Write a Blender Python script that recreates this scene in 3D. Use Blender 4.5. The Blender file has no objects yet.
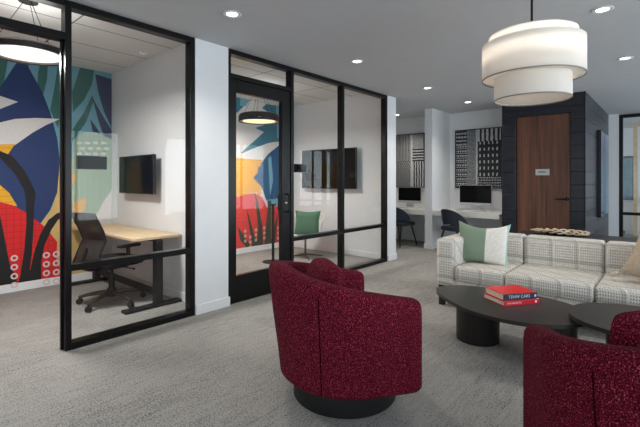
import bpy, bmesh, math, random
from mathutils import Vector, Matrix, Euler
from mathutils.geometry import tessellate_polygon
random.seed(7)
PI = math.pi
S = bpy.context.scene
COL = S.collection

# ------------------------------------------------------------------ materials
def srgb(r, g, b):
    def c(v):
        v /= 255.0
        return v / 12.92 if v <= 0.04045 else ((v + 0.055) / 1.055) ** 2.4
    return (c(r), c(g), c(b), 1.0)

class Nodes:
    def __init__(self, name):
        self.m = bpy.data.materials.new(name)
        self.m.use_nodes = True
        self.t = self.m.node_tree
        self.t.nodes.clear()
        self.out = self.n('ShaderNodeOutputMaterial')
    def n(self, kind, **kw):
        nd = self.t.nodes.new(kind)
        for k, v in kw.items():
            setattr(nd, k, v)
        return nd
    def l(self, a, b):
        self.t.links.new(a, b)
    def coord(self, which='Object', scale=(1, 1, 1), rot=(0, 0, 0), loc=(0, 0, 0)):
        tc = self.n('ShaderNodeTexCoord'); mp = self.n('ShaderNodeMapping')
        mp.inputs['Scale'].default_value = scale
        mp.inputs['Rotation'].default_value = rot
        mp.inputs['Location'].default_value = loc
        self.l(tc.outputs[which], mp.inputs['Vector'])
        return mp.outputs['Vector']
    def noise(self, vec, scale, detail=3.0, rough=0.5):
        nd = self.n('ShaderNodeTexNoise')
        nd.inputs['Scale'].default_value = scale
        nd.inputs['Detail'].default_value = detail
        nd.inputs['Roughness'].default_value = rough
        if vec is not None: self.l(vec, nd.inputs['Vector'])
        return nd.outputs['Fac']
    def ramp(self, fac, stops, interp='LINEAR'):
        r = self.n('ShaderNodeValToRGB')
        r.color_ramp.interpolation = interp
        e = r.color_ramp.elements
        while len(e) < len(stops): e.new(0.5)
        for el, (p, c) in zip(e, stops):
            el.position = p; el.color = c
        self.l(fac, r.inputs['Fac'])
        return r.outputs['Color']
    def math(self, op, a, b=None, c=None):
        nd = self.n('ShaderNodeMath', operation=op)
        for i, v in enumerate((a, b, c)):
            if v is None: continue
            if isinstance(v, (int, float)): nd.inputs[i].default_value = v
            else: self.l(v, nd.inputs[i])
        return nd.outputs[0]
    def mix(self, fac, a, b, blend='MIX'):
        nd = self.n('ShaderNodeMix', data_type='RGBA', blend_type=blend)
        for key, v in ((0, fac), (6, a), (7, b)):
            if isinstance(v, (int, float)): nd.inputs[key].default_value = v
            elif isinstance(v, tuple): nd.inputs[key].default_value = v
            else: self.l(v, nd.inputs[key])
        return nd.outputs[2]
    def bsdf(self, color, rough=0.5, metal=0.0, spec=0.5, bump=None, bump_strength=0.3, bump_dist=0.01, emit=None, emit_strength=0, sheen=0, coat=0):
        p = self.n('ShaderNodeBsdfPrincipled')
        if isinstance(color, tuple): p.inputs['Base Color'].default_value = color
        else: self.l(color, p.inputs['Base Color'])
        if isinstance(rough, (int, float)): p.inputs['Roughness'].default_value = rough
        else: self.l(rough, p.inputs['Roughness'])
        p.inputs['Metallic'].default_value = metal
        p.inputs['Specular IOR Level'].default_value = spec
        p.inputs['Sheen Weight'].default_value = sheen
        p.inputs['Coat Weight'].default_value = coat
        if emit:
            p.inputs['Emission Color'].default_value = emit
            p.inputs['Emission Strength'].default_value = emit_strength
        if bump is not None:
            b = self.n('ShaderNodeBump')
            b.inputs['Strength'].default_value = bump_strength
            b.inputs['Distance'].default_value = bump_dist
            self.l(bump, b.inputs['Height'])
            self.l(b.outputs['Normal'], p.inputs['Normal'])
        self.l(p.outputs['BSDF'], self.out.inputs['Surface'])
        return p

def plain(name, col, rough=0.5, metal=0.0, var=0.06, scale=9.0, bump=0.05, spec=0.5, **kw):
    k = Nodes(name)
    v = k.coord()
    f = k.noise(v, scale, 4)
    lo = tuple(c * (1 - var) for c in col[:3]) + (1,)
    hi = tuple(min(1, c * (1 + var)) for c in col[:3]) + (1,)
    c = k.ramp(f, [(0.3, lo), (0.7, hi)])
    k.bsdf(c, rough, metal, spec, bump=k.noise(v, scale * 18, 2) if bump else None, bump_strength=bump, bump_dist=0.003, **kw)
    return k.m

M = {}
M['wall'] = plain('white_wall_paint', srgb(226, 227, 228), 0.75, var=0.015)
M['ceil'] = plain('ceiling_paint', srgb(197, 199, 202), 0.85, var=0.015)
M['trimw'] = plain('white_trim_paint', srgb(230, 230, 230), 0.5, var=0.01)
M['black'] = plain('black_frame_metal', srgb(11, 11, 12), 0.32, var=0.1, bump=0.02, spec=0.28)
M['blackmatte'] = plain('matte_black', srgb(18, 18, 19), 0.6, var=0.1)
M['plastic'] = plain('black_plastic', srgb(24, 23, 24), 0.45, var=0.1)
M['bronze'] = plain('brushed_base_metal', srgb(104, 94, 86), 0.35, metal=0.85, var=0.08)
M['chrome'] = plain('chrome', srgb(190, 190, 190), 0.2, metal=1.0, var=0.03)
M['navyfab'] = plain('navy_upholstery', srgb(38, 42, 54), 0.9, var=0.2, scale=60, bump=0.3)
M['seatfab'] = plain('black_seat_fabric', srgb(25, 25, 27), 0.9, var=0.15, scale=80, bump=0.3)
M['green'] = plain('green_fabric', srgb(74, 106, 84), 0.9, var=0.14, scale=50, bump=0.3)
M['shellw'] = plain('white_shell', srgb(214, 212, 208), 0.4, var=0.02)
M['silver'] = plain('silver_plastic', srgb(200, 200, 202), 0.35, metal=0.3, var=0.02)
M['paper'] = plain('book_paper', srgb(214, 204, 186), 0.9, var=0.06, scale=60)
M['redbook'] = plain('red_book_cover', srgb(226, 18, 26), 0.35, var=0.04)
M['redbook2'] = plain('crimson_book_cover', srgb(206, 14, 40), 0.35, var=0.04)
M['navybook'] = plain('navy_spine_cloth', srgb(20, 26, 48), 0.5, var=0.06)
M['ink'] = plain('pale_lettering', srgb(196, 208, 226), 0.6, var=0.02)
M['inkw'] = plain('white_lettering', srgb(240, 225, 225), 0.6, var=0.02)
M['dark_ink'] = plain('dark_lettering', srgb(55, 60, 62), 0.6, var=0.02)
M['signgrey'] = plain('sign_plate_grey', srgb(190, 190, 188), 0.4, var=0.02)
M['beige'] = plain('beige_linen', srgb(190, 170, 148), 0.95, var=0.12, scale=40, bump=0.35)
M['fluff'] = plain('white_fleece', srgb(226, 226, 226), 0.95, var=0.06, scale=50, bump=0.9)
M['tassel'] = plain('cream_tassel', srgb(216, 204, 180), 0.95, var=0.1, scale=60, bump=0.4)
M['shiplap'] = plain('navy_black_boards', srgb(29, 30, 41), 0.33, var=0.12, scale=5, bump=0.04)
M['groove'] = plain('dark_groove', srgb(14, 14, 18), 0.8, var=0.05)
M['bezel'] = plain('screen_bezel', srgb(15, 15, 17), 0.3, var=0.05)
M['deskw'] = plain('white_desk_laminate', srgb(226, 222, 216), 0.4, var=0.02)
M['lampmetal'] = plain('dark_lamp_metal', srgb(58, 50, 48), 0.35, metal=0.4, var=0.06)
M['reflector'] = plain('lamp_reflector', srgb(186, 178, 172), 0.7, var=0.02)

def glass_mat(name, tint=(0.93, 0.96, 0.95, 1), boost=1.0):
    k = Nodes(name)
    tr = k.n('ShaderNodeBsdfTransparent'); tr.inputs['Color'].default_value = tint
    gl = k.n('ShaderNodeBsdfGlossy'); gl.inputs['Roughness'].default_value = 0.0
    lw = k.n('ShaderNodeLayerWeight'); lw.inputs['Blend'].default_value = 0.5
    fr = k.math('ADD', 0.016 * boost, k.math('MULTIPLY', k.math('POWER', lw.outputs['Facing'], 5.0), 0.7))
    mx = k.n('ShaderNodeMixShader')
    k.l(fr, mx.inputs[0])
    k.l(tr.outputs[0], mx.inputs[1]); k.l(gl.outputs[0], mx.inputs[2])
    k.l(mx.outputs[0], k.out.inputs['Surface'])
    return k.m
M['glass'] = glass_mat('clear_glass', (0.965, 0.975, 0.972, 1))

def emit_mat(name, col, strength):
    k = Nodes(name)
    e = k.n('ShaderNodeEmission'); e.inputs['Color'].default_value = col
    e.inputs['Strength'].default_value = strength
    k.l(e.outputs[0], k.out.inputs['Surface'])
    return k.m
M['bulb'] = emit_mat('downlight_lens', (1, 0.97, 0.92, 1), 9.0)
M['lampglow'] = emit_mat('pendant_diffuser_cool', (1, 0.96, 0.92, 1), 1.25)
M['lampwarm'] = emit_mat('pendant_diffuser_warm', (1, 0.72, 0.42, 1), 1.6)

def carpet():
    k = Nodes('carpet_tiles')
    v = k.coord()
    br = k.n('ShaderNodeTexBrick')
    br.offset = 0.5
    k.l(k.coord(scale=(1, 1, 1), rot=(0, 0, PI / 2)), br.inputs['Vector'])
    br.inputs['Color1'].default_value = (0.44, 0.44, 0.44, 1)
    br.inputs['Color2'].default_value = (0.56, 0.56, 0.56, 1)
    br.inputs['Mortar'].default_value = (0.40, 0.40, 0.40, 1)
    br.inputs['Scale'].default_value = 1.0
    br.inputs['Mortar Size'].default_value = 0.003
    br.inputs['Brick Width'].default_value = 1.0
    br.inputs['Row Height'].default_value = 0.25
    fine = k.noise(k.coord(scale=(1.0, 1.0, 1)), 95, 3, 0.75)
    streak = k.noise(k.coord(scale=(34, 6, 1)), 1.0, 3, 0.6)
    big = k.noise(v, 1.6, 3)
    sm = k.math('ADD', k.math('MULTIPLY', fine, 1.35), k.math('MULTIPLY', streak, 0.32))
    sm = k.math('ADD', sm, k.math('ADD', k.math('MULTIPLY', big, 0.22), 0.11))
    sep = k.n('ShaderNodeSeparateColor'); k.l(br.outputs['Color'], sep.inputs[0])
    sm = k.math('ADD', sm, k.math('MULTIPLY', sep.outputs[0], 0.42))
    c = k.ramp(k.math('MULTIPLY', sm, 0.77), [(0.72, srgb(66, 65, 63)), (0.87, srgb(120, 117, 114)), (1.0, srgb(164, 161, 156))])
    k.bsdf(c, 0.95, bump=fine, bump_strength=0.5, bump_dist=0.006, spec=0.1)
    return k.m
M['carpet'] = carpet()

def tile_ceiling():
    k = Nodes('acoustic_ceiling_tiles')
    br = k.n('ShaderNodeTexBrick'); br.offset = 0.0
    k.l(k.coord(rot=(0, 0, PI / 2), loc=(0.2, 0.13, 0)), br.inputs['Vector'])
    br.inputs['Color1'].default_value = srgb(228, 227, 224)
    br.inputs['Color2'].default_value = srgb(224, 222, 220)
    br.inputs['Mortar'].default_value = srgb(120, 118, 116)
    br.inputs['Scale'].default_value = 1.0
    br.inputs['Mortar Size'].default_value = 0.008
    br.inputs['Brick Width'].default_value = 1.2
    br.inputs['Row Height'].default_value = 0.6
    k.bsdf(br.outputs['Color'], 0.9, bump=k.noise(k.coord(), 140, 2), bump_strength=0.1)
    return k.m
M['tiles'] = tile_ceiling()

def boucle():
    k = Nodes('burgundy_boucle')
    v = k.coord()
    vo = k.n('ShaderNodeTexVoronoi'); vo.inputs['Scale'].default_value = 230
    k.l(v, vo.inputs['Vector'])
    n = k.noise(v, 190, 3, 0.7)
    s = k.math('ADD', k.math('MULTIPLY', n, 0.9), k.math('MULTIPLY', vo.outputs['Distance'], 0.35))
    c = k.ramp(s, [(0.46, srgb(30, 2, 10)), (0.61, srgb(80, 6, 26)), (0.71, srgb(110, 11, 38)), (0.83, srgb(182, 84, 100))])
    k.bsdf(c, 0.9, bump=s, bump_strength=0.7, bump_dist=0.006, spec=0.12)
    return k.m
M['boucle'] = boucle()

def sofa_fabric():
    k = Nodes('woven_check_fabric')
    tc = k.n('ShaderNodeTexCoord'); sp = k.n('ShaderNodeSeparateXYZ')
    k.l(tc.outputs['Object'], sp.inputs[0])
    x = k.math('ADD', sp.outputs[0], k.math('MULTIPLY', sp.outputs[1], 0.0))
    y = k.math('ADD', sp.outputs[1], sp.outputs[2])
    def dash(c, period, duty):
        return k.math('LESS_THAN', k.math('FRACT', k.math('DIVIDE', c, period)), duty)
    xs = k.math('ADD', sp.outputs[0], k.math('MULTIPLY', sp.outputs[1], 1.0))
    d1 = k.math('MULTIPLY', dash(xs, 0.0185, 0.45), dash(y, 0.027, 0.55))
    # bands of denser dashes, bands left plain
    band = k.math('MAXIMUM', dash(k.math('ADD', xs, 10.0), 0.23, 0.92), 0.0)
    bandy = dash(k.math('ADD', y, 10.02), 0.21, 0.92)
    d = k.math('MULTIPLY', d1, k.math('MULTIPLY', band, bandy))
    wx = dash(k.math('ADD', xs, 10.05), 0.23, 0.16)
    wy = dash(k.math('ADD', y, 10.0), 0.21, 0.13)
    base = k.ramp(k.noise(tc.outputs['Object'], 60, 3), [(0.3, srgb(204, 199, 190)), (0.7, srgb(228, 224, 216))])
    c = k.mix(k.math('MULTIPLY', wx, 0.45), base, srgb(168, 158, 146))
    c = k.mix(k.math('MULTIPLY', wy, 0.45), c, srgb(150, 146, 140))
    c = k.mix(k.math('MULTIPLY', d, 0.72), c, srgb(104, 101, 98))
    k.bsdf(c, 0.95, bump=k.noise(tc.outputs['Object'], 150, 2), bump_strength=0.25, bump_dist=0.004, spec=0.15)
    return k.m
M['sofa'] = sofa_fabric()

def wood(name, a, b, axis_scale, rough=0.45, scale=1.0, coat=0.0):
    k = Nodes(name)
    v = k.coord(scale=axis_scale)
    n = k.noise(v, scale, 5, 0.6)
    n2 = k.noise(k.coord(scale=tuple(s * 0.35 for s in axis_scale)), scale, 2)
    s = k.math('ADD', k.math('MULTIPLY', n, 0.7), k.math('MULTIPLY', n2, 0.4))
    c = k.ramp(s, [(0.38, a), (0.72, b)])
    k.bsdf(c, rough, bump=n, bump_strength=0.05, bump_dist=0.002, coat=coat)
    return k.m
M['walnut'] = wood('walnut_door_veneer', srgb(66, 40, 30), srgb(128, 82, 60), (26, 26, 1.0))
M['oak'] = wood('light_maple_top', srgb(206, 176, 138), srgb(232, 206, 170), (2, 22, 22))
M['ebony'] = wood('dark_stained_oak', srgb(34, 30, 28), srgb(54, 47, 43), (5, 40, 40), rough=0.38)
M['ebonyleg'] = wood('dark_stained_fluted', srgb(22, 20, 20), srgb(36, 33, 32), (40, 40, 2), rough=0.5)
M['bone'] = wood('pale_carved_wood', srgb(170, 146, 116), srgb(226, 208, 180), (10, 30, 30), rough=0.7)

def shade_mat():
    k = Nodes('white_drum_shade_linen')
    v = k.coord(scale=(1, 1, 1))
    w = k.noise(k.coord(scale=(220, 220, 220)), 1.0, 2)
    c = k.ramp(w, [(0.3, srgb(240, 237, 232)), (0.7, srgb(246, 243, 238))])
    p = k.n('ShaderNodeBsdfDiffuse'); k.l(c, p.inputs['Color'])
    t = k.n('ShaderNodeBsdfTranslucent'); k.l(c, t.inputs['Color'])
    mx = k.n('ShaderNodeMixShader'); mx.inputs[0].default_value = 0.4
    k.l(p.outputs[0], mx.inputs[1]); k.l(t.outputs[0], mx.inputs[2])
    k.l(mx.outputs[0], k.out.inputs['Surface'])
    return k.m
M['shade'] = shade_mat()
M['shadetrim'] = plain('shade_edge_tape', srgb(150, 142, 132), 0.8)

def screen_mat():
    k = Nodes('switched_off_screen')
    k.bsdf(srgb(12, 12, 14), k.math('ADD', 0.06, k.math('MULTIPLY', k.noise(k.coord(), 6), 0.02)), spec=0.14)
    return k.m
M['screen'] = screen_mat()

def mesh_back():
    k = Nodes('mesh_back_fabric')
    v = k.coord(scale=(1, 1, 1))
    w = k.n('ShaderNodeTexChecker'); w.inputs['Scale'].default_value = 260
    k.l(v, w.inputs['Vector'])
    tr = k.n('ShaderNodeBsdfTransparent')
    p = k.n('ShaderNodeBsdfPrincipled'); p.inputs['Base Color'].default_value = srgb(50, 44, 42); p.inputs['Roughness'].default_value = 0.7
    mx = k.n('ShaderNodeMixShader')
    k.l(k.math('ADD', 0.62, k.math('MULTIPLY', w.outputs['Fac'], 0.3)), mx.inputs[0])
    k.l(tr.outputs[0], mx.inputs[1]); k.l(p.outputs[0], mx.inputs[2])
    k.l(mx.outputs[0], k.out.inputs['Surface'])
    return k.m
M['meshback'] = mesh_back()

def stripe_pillow():
    k = Nodes('green_and_ivory_pillow_cloth')
    tc = k.n('ShaderNodeTexCoord'); sp = k.n('ShaderNodeSeparateXYZ'); k.l(tc.outputs['Object'], sp.inputs[0])
    nz = k.noise(tc.outputs['Object'], 70, 3)
    wv = k.math('FRACT', k.math('MULTIPLY', sp.outputs[0], 60))
    gr = k.mix(k.math('MULTIPLY', wv, 0.35), srgb(118, 137, 118), srgb(160, 173, 154))
    iv = k.ramp(nz, [(0.3, srgb(214, 210, 200)), (0.7, srgb(232, 229, 222))])
    c = k.mix(k.math('GREATER_THAN', sp.outputs[0], 0.035), gr, iv)
    teal = k.math('GREATER_THAN', sp.outputs[0], 0.236)
    c = k.mix(teal, c, srgb(160, 190, 186))
    k.bsdf(c, 0.95, bump=nz, bump_strength=0.4, bump_dist=0.004, spec=0.1)
    return k.m
M['pillow2'] = stripe_pillow()

def ethnic_art(name, variant):
    """black ground with rows and columns of hand-cut white strokes; object coords x 0..w, z 0..h"""
    k = Nodes(name)
    tc = k.n('ShaderNodeTexCoord'); sp = k.n('ShaderNodeSeparateXYZ'); k.l(tc.outputs['Object'], sp.inputs[0])
    nx = k.math('MULTIPLY', k.math('SUBTRACT', k.noise(tc.outputs['Object'], 14, 3), 0.5), 0.035)
    x = k.math('ADD', sp.outputs[0], nx)
    z = k.math('ADD', sp.outputs[2], k.math('MULTIPLY', nx, 0.8))
    fr = lambda c, p: k.math('FRACT', k.math('DIVIDE', k.math('ADD', c, 10.0), p))
    lt = lambda a, b: k.math('LESS_THAN', a, b)
    gt = lambda a, b: k.math('GREATER_THAN', a, b)
    mul = lambda a, b: k.math('MULTIPLY', a, b)
    if variant == 0:
        a = mul(lt(fr(x, 0.038), 0.6), lt(fr(z, 0.022), 0.55))
        b = mul(lt(fr(k.math('ADD', x, k.math('MULTIPLY', z, 0.6)), 0.05), 0.5), lt(fr(z, 0.04), 0.6))
        c3 = lt(fr(x, 0.06), 0.45); c4 = lt(fr(z, 0.06), 0.35)
        left = k.mix(gt(z, 0.62), b, a)
        right = k.mix(gt(z, 0.58), c3, c4)
        right = k.mix(gt(z, 0.86), right, lt(fr(x, 0.022), 0.5))
        f = k.mix(gt(x, 0.62), left, right)
        col = k.mix(mul(gt(x, 0.575), lt(x, 0.62)), f, (1, 1, 1, 1))
    else:
        tl = mul(lt(fr(x, 0.032), 0.6), lt(fr(z, 0.075), 0.5))
        bl = k.math('MAXIMUM', mul(lt(fr(x, 0.05), 0.42), lt(fr(z, 0.095), 0.4)), mul(lt(fr(k.math('ADD', z, .03), 0.0475), 0.35), lt(fr(x, 0.025), 0.55)))
        tr_ = lt(fr(x, 0.085), 0.55)
        mr = mul(lt(fr(x, 0.082), 0.30), lt(fr(z, 0.125), 0.45))
        br_ = mul(lt(fr(x, 0.03), 0.5), lt(fr(z, 0.05), 0.5))
        mid = mul(lt(fr(x, 0.022), 0.6), lt(fr(z, 0.026), 0.6))
        L = k.mix(gt(z, 0.86), bl, tl)
        L = k.mix(gt(x, 0.24), L, mid)
        Rr = k.mix(gt(z, 0.94), mr, tr_)
        Rr = k.mix(lt(z, 0.24), Rr, br_)
        f = k.mix(gt(x, 0.46), L, Rr)
        col = k.mix(mul(gt(x, 0.425), lt(x, 0.455)), f, (1, 1, 1, 1))
    c = k.mix(col, srgb(36, 38, 41), srgb(190, 192, 193))
    k.bsdf(c, 0.8)
    return k.m
M['art0'] = ethnic_art('black_white_textile_left', 0)
M['art1'] = ethnic_art('black_white_textile_right', 1)

def landscape_screen():
    k = Nodes('lit_landscape_display')
    tc = k.n('ShaderNodeTexCoord'); sp = k.n('ShaderNodeSeparateXYZ'); k.l(tc.outputs['Object'], sp.inputs[0])
    n = k.noise(k.coord(scale=(1, 3.2, 1)), 1.5, 5, 0.6)
    h = k.math('ADD', sp.outputs[2], k.math('MULTIPLY', k.math('SUBTRACT', n, 0.5), 0.9))
    c = k.ramp(h, [(-0.0, srgb(70, 104, 122)), (0.30, srgb(66, 84, 108)), (0.50, srgb(60, 72, 96)), (0.70, srgb(96, 108, 134)), (1.0, srgb(132, 148, 174))])
    p = k.bsdf(c, 0.15)
    k.l(c, p.inputs['Emission Color']); p.inputs['Emission Strength'].default_value = 0.10
    return k.m
M['landscape'] = landscape_screen()

# ------------------------------------------------------------------ mesh builder
class MB:
    def __init__(self):
        self.bm = bmesh.new()
        self.mi = 0
    def face(self, vs):
        try:
            f = self.bm.faces.new(vs); f.material_index = self.mi; return f
        except ValueError:
            return None
    def box(self, x0, y0, z0, x1, y1, z1, bevel=0.0, seg=2, mat=None):
        g = bmesh.ops.create_cube(self.bm, size=1.0)
        vs = g['verts']
        bmesh.ops.scale(self.bm, vec=(x1 - x0, y1 - y0, z1 - z0), verts=vs)
        bmesh.ops.translate(self.bm, vec=((x0 + x1) / 2, (y0 + y1) / 2, (z0 + z1) / 2), verts=vs)
        es = list({e for v in vs for e in v.link_edges})
        for f in {f for v in vs for f in v.link_faces}: f.material_index = self.mi
        if bevel > 0:
            r = bmesh.ops.bevel(self.bm, geom=es, offset=bevel, segments=seg, profile=0.5, affect='EDGES')
            vs = list({v for f in r['faces'] for v in f.verts} | {v for v in vs if v.is_valid})
        if mat is not None:
            bmesh.ops.transform(self.bm, matrix=mat, verts=[v for v in vs if v.is_valid])
        return self
    def lathe(self, prof, c=(0, 0, 0), n=48, ax=1.0, ay=1.0, mat=None):
        rings = []
        for r, z in prof:
            if r <= 1e-6:
                rings.append([self.bm.verts.new((c[0], c[1], c[2] + z))])
            else:
                rings.append([self.bm.verts.new((c[0] + ax * r * math.cos(2 * PI * i / n), c[1] + ay * r * math.sin(2 * PI * i / n), c[2] + z)) for i in range(n)])
        for a, b in zip(rings, rings[1:]):
            for i in range(n):
                j = (i + 1) % n
                if len(a) == 1 and len(b) == 1: continue
                if len(a) == 1: self.face([a[0], b[j], b[i]])
                elif len(b) == 1: self.face([a[i], a[j], b[0]])
                else: self.face([a[i], a[j], b[j], b[i]])
        if mat is not None:
            bmesh.ops.transform(self.bm, matrix=mat, verts=[v for r in rings for v in r])
        return self
    def tube(self, pts, r, n=8, closed=False, cap=True):
        pts = [Vector(p) for p in pts]
        rr = r if isinstance(r, (list, tuple)) else [r] * len(pts)
        rings = []
        up = Vector((0, 0, 1))
        prev = None
        m = len(pts)
        for i, p in enumerate(pts):
            if closed: t = pts[(i + 1) % m] - pts[i - 1]
            else: t = pts[min(i + 1, m - 1)] - pts[max(i - 1, 0)]
            t.normalize()
            if prev is None:
                a = t.cross(up)
                if a.length < 1e-3: a = t.cross(Vector((1, 0, 0)))
            else:
                a = prev - t * prev.dot(t)
            a.normalize(); prev = a
            b = t.cross(a)
            rings.append([self.bm.verts.new(p + (a * math.cos(2 * PI * k / n) + b * math.sin(2 * PI * k / n)) * rr[i]) for k in range(n)])
        lim = m if closed else m - 1
        for i in range(lim):
            A, B = rings[i], rings[(i + 1) % m]
            for k in range(n):
                self.face([A[k], A[(k + 1) % n], B[(k + 1) % n], B[k]])
        if cap and not closed:
            self.face(list(reversed(rings[0]))); self.face(rings[-1])
        return self
    def prism(self, poly, z0, z1, bevel=0.0, seg=2):
        n = len(poly)
        lo = [self.bm.verts.new((x, y, z0)) for x, y in poly]
        hi = [self.bm.verts.new((x, y, z1)) for x, y in poly]
        fs = [self.face(list(reversed(lo))), self.face(hi)]
        for i in range(n):
            fs.append(self.face([lo[i], lo[(i + 1) % n], hi[(i + 1) % n], hi[i]]))
        if bevel > 0:
            es = [e for e in list(fs[0].edges) + list(fs[1].edges)]
            bmesh.ops.bevel(self.bm, geom=es, offset=bevel, segments=seg, profile=0.5, affect='EDGES')
        return self
    def build(self, name, mats, parent=None, smooth=True, loc=(0, 0, 0), rot=(0, 0, 0), sub=0, angle=40):
        bm = self.bm
        bmesh.ops.recalc_face_normals(bm, faces=bm.faces[:])
        me = bpy.data.meshes.new(name)
        bm.to_mesh(me); bm.free()
        for m in (mats if isinstance(mats, (list, tuple)) else [mats]):
            me.materials.append(m)
        if smooth:
            for p in me.polygons: p.use_smooth = True
            try: me.set_sharp_from_angle(angle=math.radians(angle))
            except Exception: pass
        o = bpy.data.objects.new(name, me)
        COL.objects.link(o)
        o.location = loc; o.rotation_euler = rot
        if parent is not None: o.parent = parent
        if sub:
            s = o.modifiers.new('subsurf', 'SUBSURF'); s.levels = sub; s.render_levels = sub
        return o

def tag(o, label, cat, group=None):
    o['label'] = label; o['category'] = cat
    if group: o['group'] = group
    return o
def thing(name, label, cat, loc=(0, 0, 0), rz=0.0, group=None):
    o = bpy.data.objects.new(name, None); COL.objects.link(o)
    o.empty_display_size = 0.1
    o.location = loc; o.rotation_euler = (0, 0, rz)
    return tag(o, label, cat, group)
def struct(o):
    o['kind'] = 'structure'; return o
def frame_root(name, loc=(0, 0, 0)):
    o = bpy.data.objects.new(name, None); COL.objects.link(o); o.location = loc
    return struct(o)
def copy_tree(o, parent=None):
    c = o.copy(); COL.objects.link(c)
    if parent is not None: c.parent = parent
    for ch in list(o.children): copy_tree(ch, c)
    return c
def sbox(name, m, *b, parent=None, bevel=0.0):
    o = MB().box(*b, bevel=bevel).build(name, m, parent, smooth=False)
    if parent is None: struct(o)
    return o
def smooth_loop(ctrl, per=8):
    out = []; n = len(ctrl)
    for i in range(n):
        p0, p1, p2, p3 = (Vector(ctrl[(i + k - 1) % n]) for k in range(4))
        for s in range(per):
            t = s / per
            out.append(tuple(0.5 * ((2 * p1) + (-p0 + p2) * t + (2 * p0 - 5 * p1 + 4 * p2 - p3) * t * t + (-p0 + 3 * p1 - 3 * p2 + p3) * t ** 3)))
    return out
def cushion_mesh(w, h, d, pinch=0.12, n=18, power=2.6, sag=0.0, rounded=0.0):
    """soft square cushion, w along x, h along z, thickness d along y"""
    mb = MB()
    grid = {}
    for s in (1, -1):
        for i in range(n + 1):
            for j in range(n + 1):
                u = -1 + 2 * i / n; v = -1 + 2 * j / n
                edge = (i in (0, n)) or (j in (0, n))
                if edge and (1, i, j) in grid and s == -1:
                    grid[(s, i, j)] = grid[(1, i, j)]; continue
                px = u * (1 - pinch * (1 - abs(v) ** 2) * abs(u) ** 3)
                pz = v * (1 - pinch * (1 - abs(u) ** 2) * abs(v) ** 3)
                if rounded: q_ = 1 - rounded * (u * u * v * v); px *= q_; pz *= q_
                if sag and v > 0: pz -= sag * (1 - u * u) * v
                th = max(0.0, (1 - abs(u) ** power) * (1 - abs(v) ** power)) ** 0.5
                grid[(s, i, j)] = mb.bm.verts.new((px * w / 2, s * d / 2 * th, pz * h / 2))
        for i in range(n):
            for j in range(n):
                mb.face([grid[(s, i, j)], grid[(s, i + 1, j)], grid[(s, i + 1, j + 1)], grid[(s, i, j + 1)]])
    return mb
def text_mesh(txt, size, m, name, parent, matrix, extrude=0.0006):
    cu = bpy.data.curves.new(name, 'FONT')
    cu.body = txt; cu.size = size; cu.extrude = extrude; cu.align_x = 'CENTER'; cu.align_y = 'CENTER'
    tmp = bpy.data.objects.new(name + '_tmp', cu); COL.objects.link(tmp)
    dg = bpy.context.evaluated_depsgraph_get(); dg.update()
    me = bpy.data.meshes.new_from_object(tmp.evaluated_get(dg))
    bpy.data.objects.remove(tmp); bpy.data.curves.remove(cu)
    me.materials.clear(); me.materials.append(m)
    o = bpy.data.objects.new(name, me); COL.objects.link(o)
    if parent is not None: o.parent = parent
    o.matrix_local = matrix
    return o

# ------------------------------------------------------------------ camera
H = 2.74           # hall ceiling
HR = 2.84          # ceiling of the two glazed rooms
WX = -3.57         # face of the long left wall
cam = bpy.data.cameras.new('camera'); camo = bpy.data.objects.new('camera', cam); COL.objects.link(camo)
camo.location = (0, 0, 1.327)
camo.rotation_euler = (PI / 2, 0, math.atan2(.655, .756))
cam.sensor_width = 36; cam.lens = 408 / 640 * 36; cam.shift_y = -(213.5 - 181) / 640
cam.clip_start = 0.05
S.camera = camo

# ------------------------------------------------------------------ setting
sbox('floor', M['carpet'], -6.1, -4.1, -0.1, 3.35, 14.2, 0)
sbox('ceiling', M['ceil'], -3.67, -4.1, H, 3.35, 14.2, H + .2)
sbox('ceiling_alcove', M['ceil'], -6.1, 6.0, H, -3.67, 8.4, H + .2)
sbox('ceiling_office', M['tiles'], -6.1, -2.0, HR, -3.67, 2.5, HR + .1)
sbox('ceiling_lounge', M['tiles'], -6.1, 2.5, HR, -3.67, 6.0, HR + .1)
sbox('wall_left', M['wall'], -6.1, -2.0, 0, -5.98, 8.4, 2.84)
sbox('wall_left_front', M['wall'], -5.98, -2.0, 0, -3.57, -1.88, 2.84)
sbox('wall_hall_left', M['wall'], -3.70, -4.1, 0, WX, -0.02, H)
sbox('wall_middle', M['wall'], -5.98, 2.42, 0, -3.71, 2.55, 2.84)
sbox('trim_1', M['wall'], -3.71, 2.24, 0, WX, 2.635, H)                 # column at the end of the wall between the rooms
sbox('wall_lounge_back', M['wall'], -5.98, 5.90, 0, -3.71, 6.09, 2.84)
sbox('trim_2', M['wall'], -3.71, 5.825, 0, WX, 6.096, H)
sbox('wall_back', M['wall'], -5.98, 8.27, 0, -2.30, 8.4, H)
sbox('wall_alcove_left', M['wall'], -5.42, 7.42, 0, -5.28, 8.27, H)
sbox('trim_3', M['wall'], -3.70, 7.42, 0, -3.545, 8.27, H)              # pier between the two desk alcoves
sbox('wall_far', M['wall'], -1.05, 10.60, 0, -0.868, 10.72, H)
sbox('wall_far_room_left', M['wall'], -1.75, 10.6, 0, -1.6, 14.1, H)
sbox('wall_far_room_back', M['wall'], -1.75, 13.6, 0, 3.35, 13.75, H)
sbox('wall_rear_left', M['wall'], -3.57, -4.1, 0, -2.6, -3.95, H)
sbox('wall_rear_middle', M['wall'], -2.6, -4.1, 0, 2.4, -3.95, 0.5)
sbox('wall_rear_top', M['wall'], -2.6, -4.1, 2.5, 2.4, -3.95, H)
sbox('wall_rear_right', M['wall'], 2.4, -4.1, 0, 3.2, -3.95, H)
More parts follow.
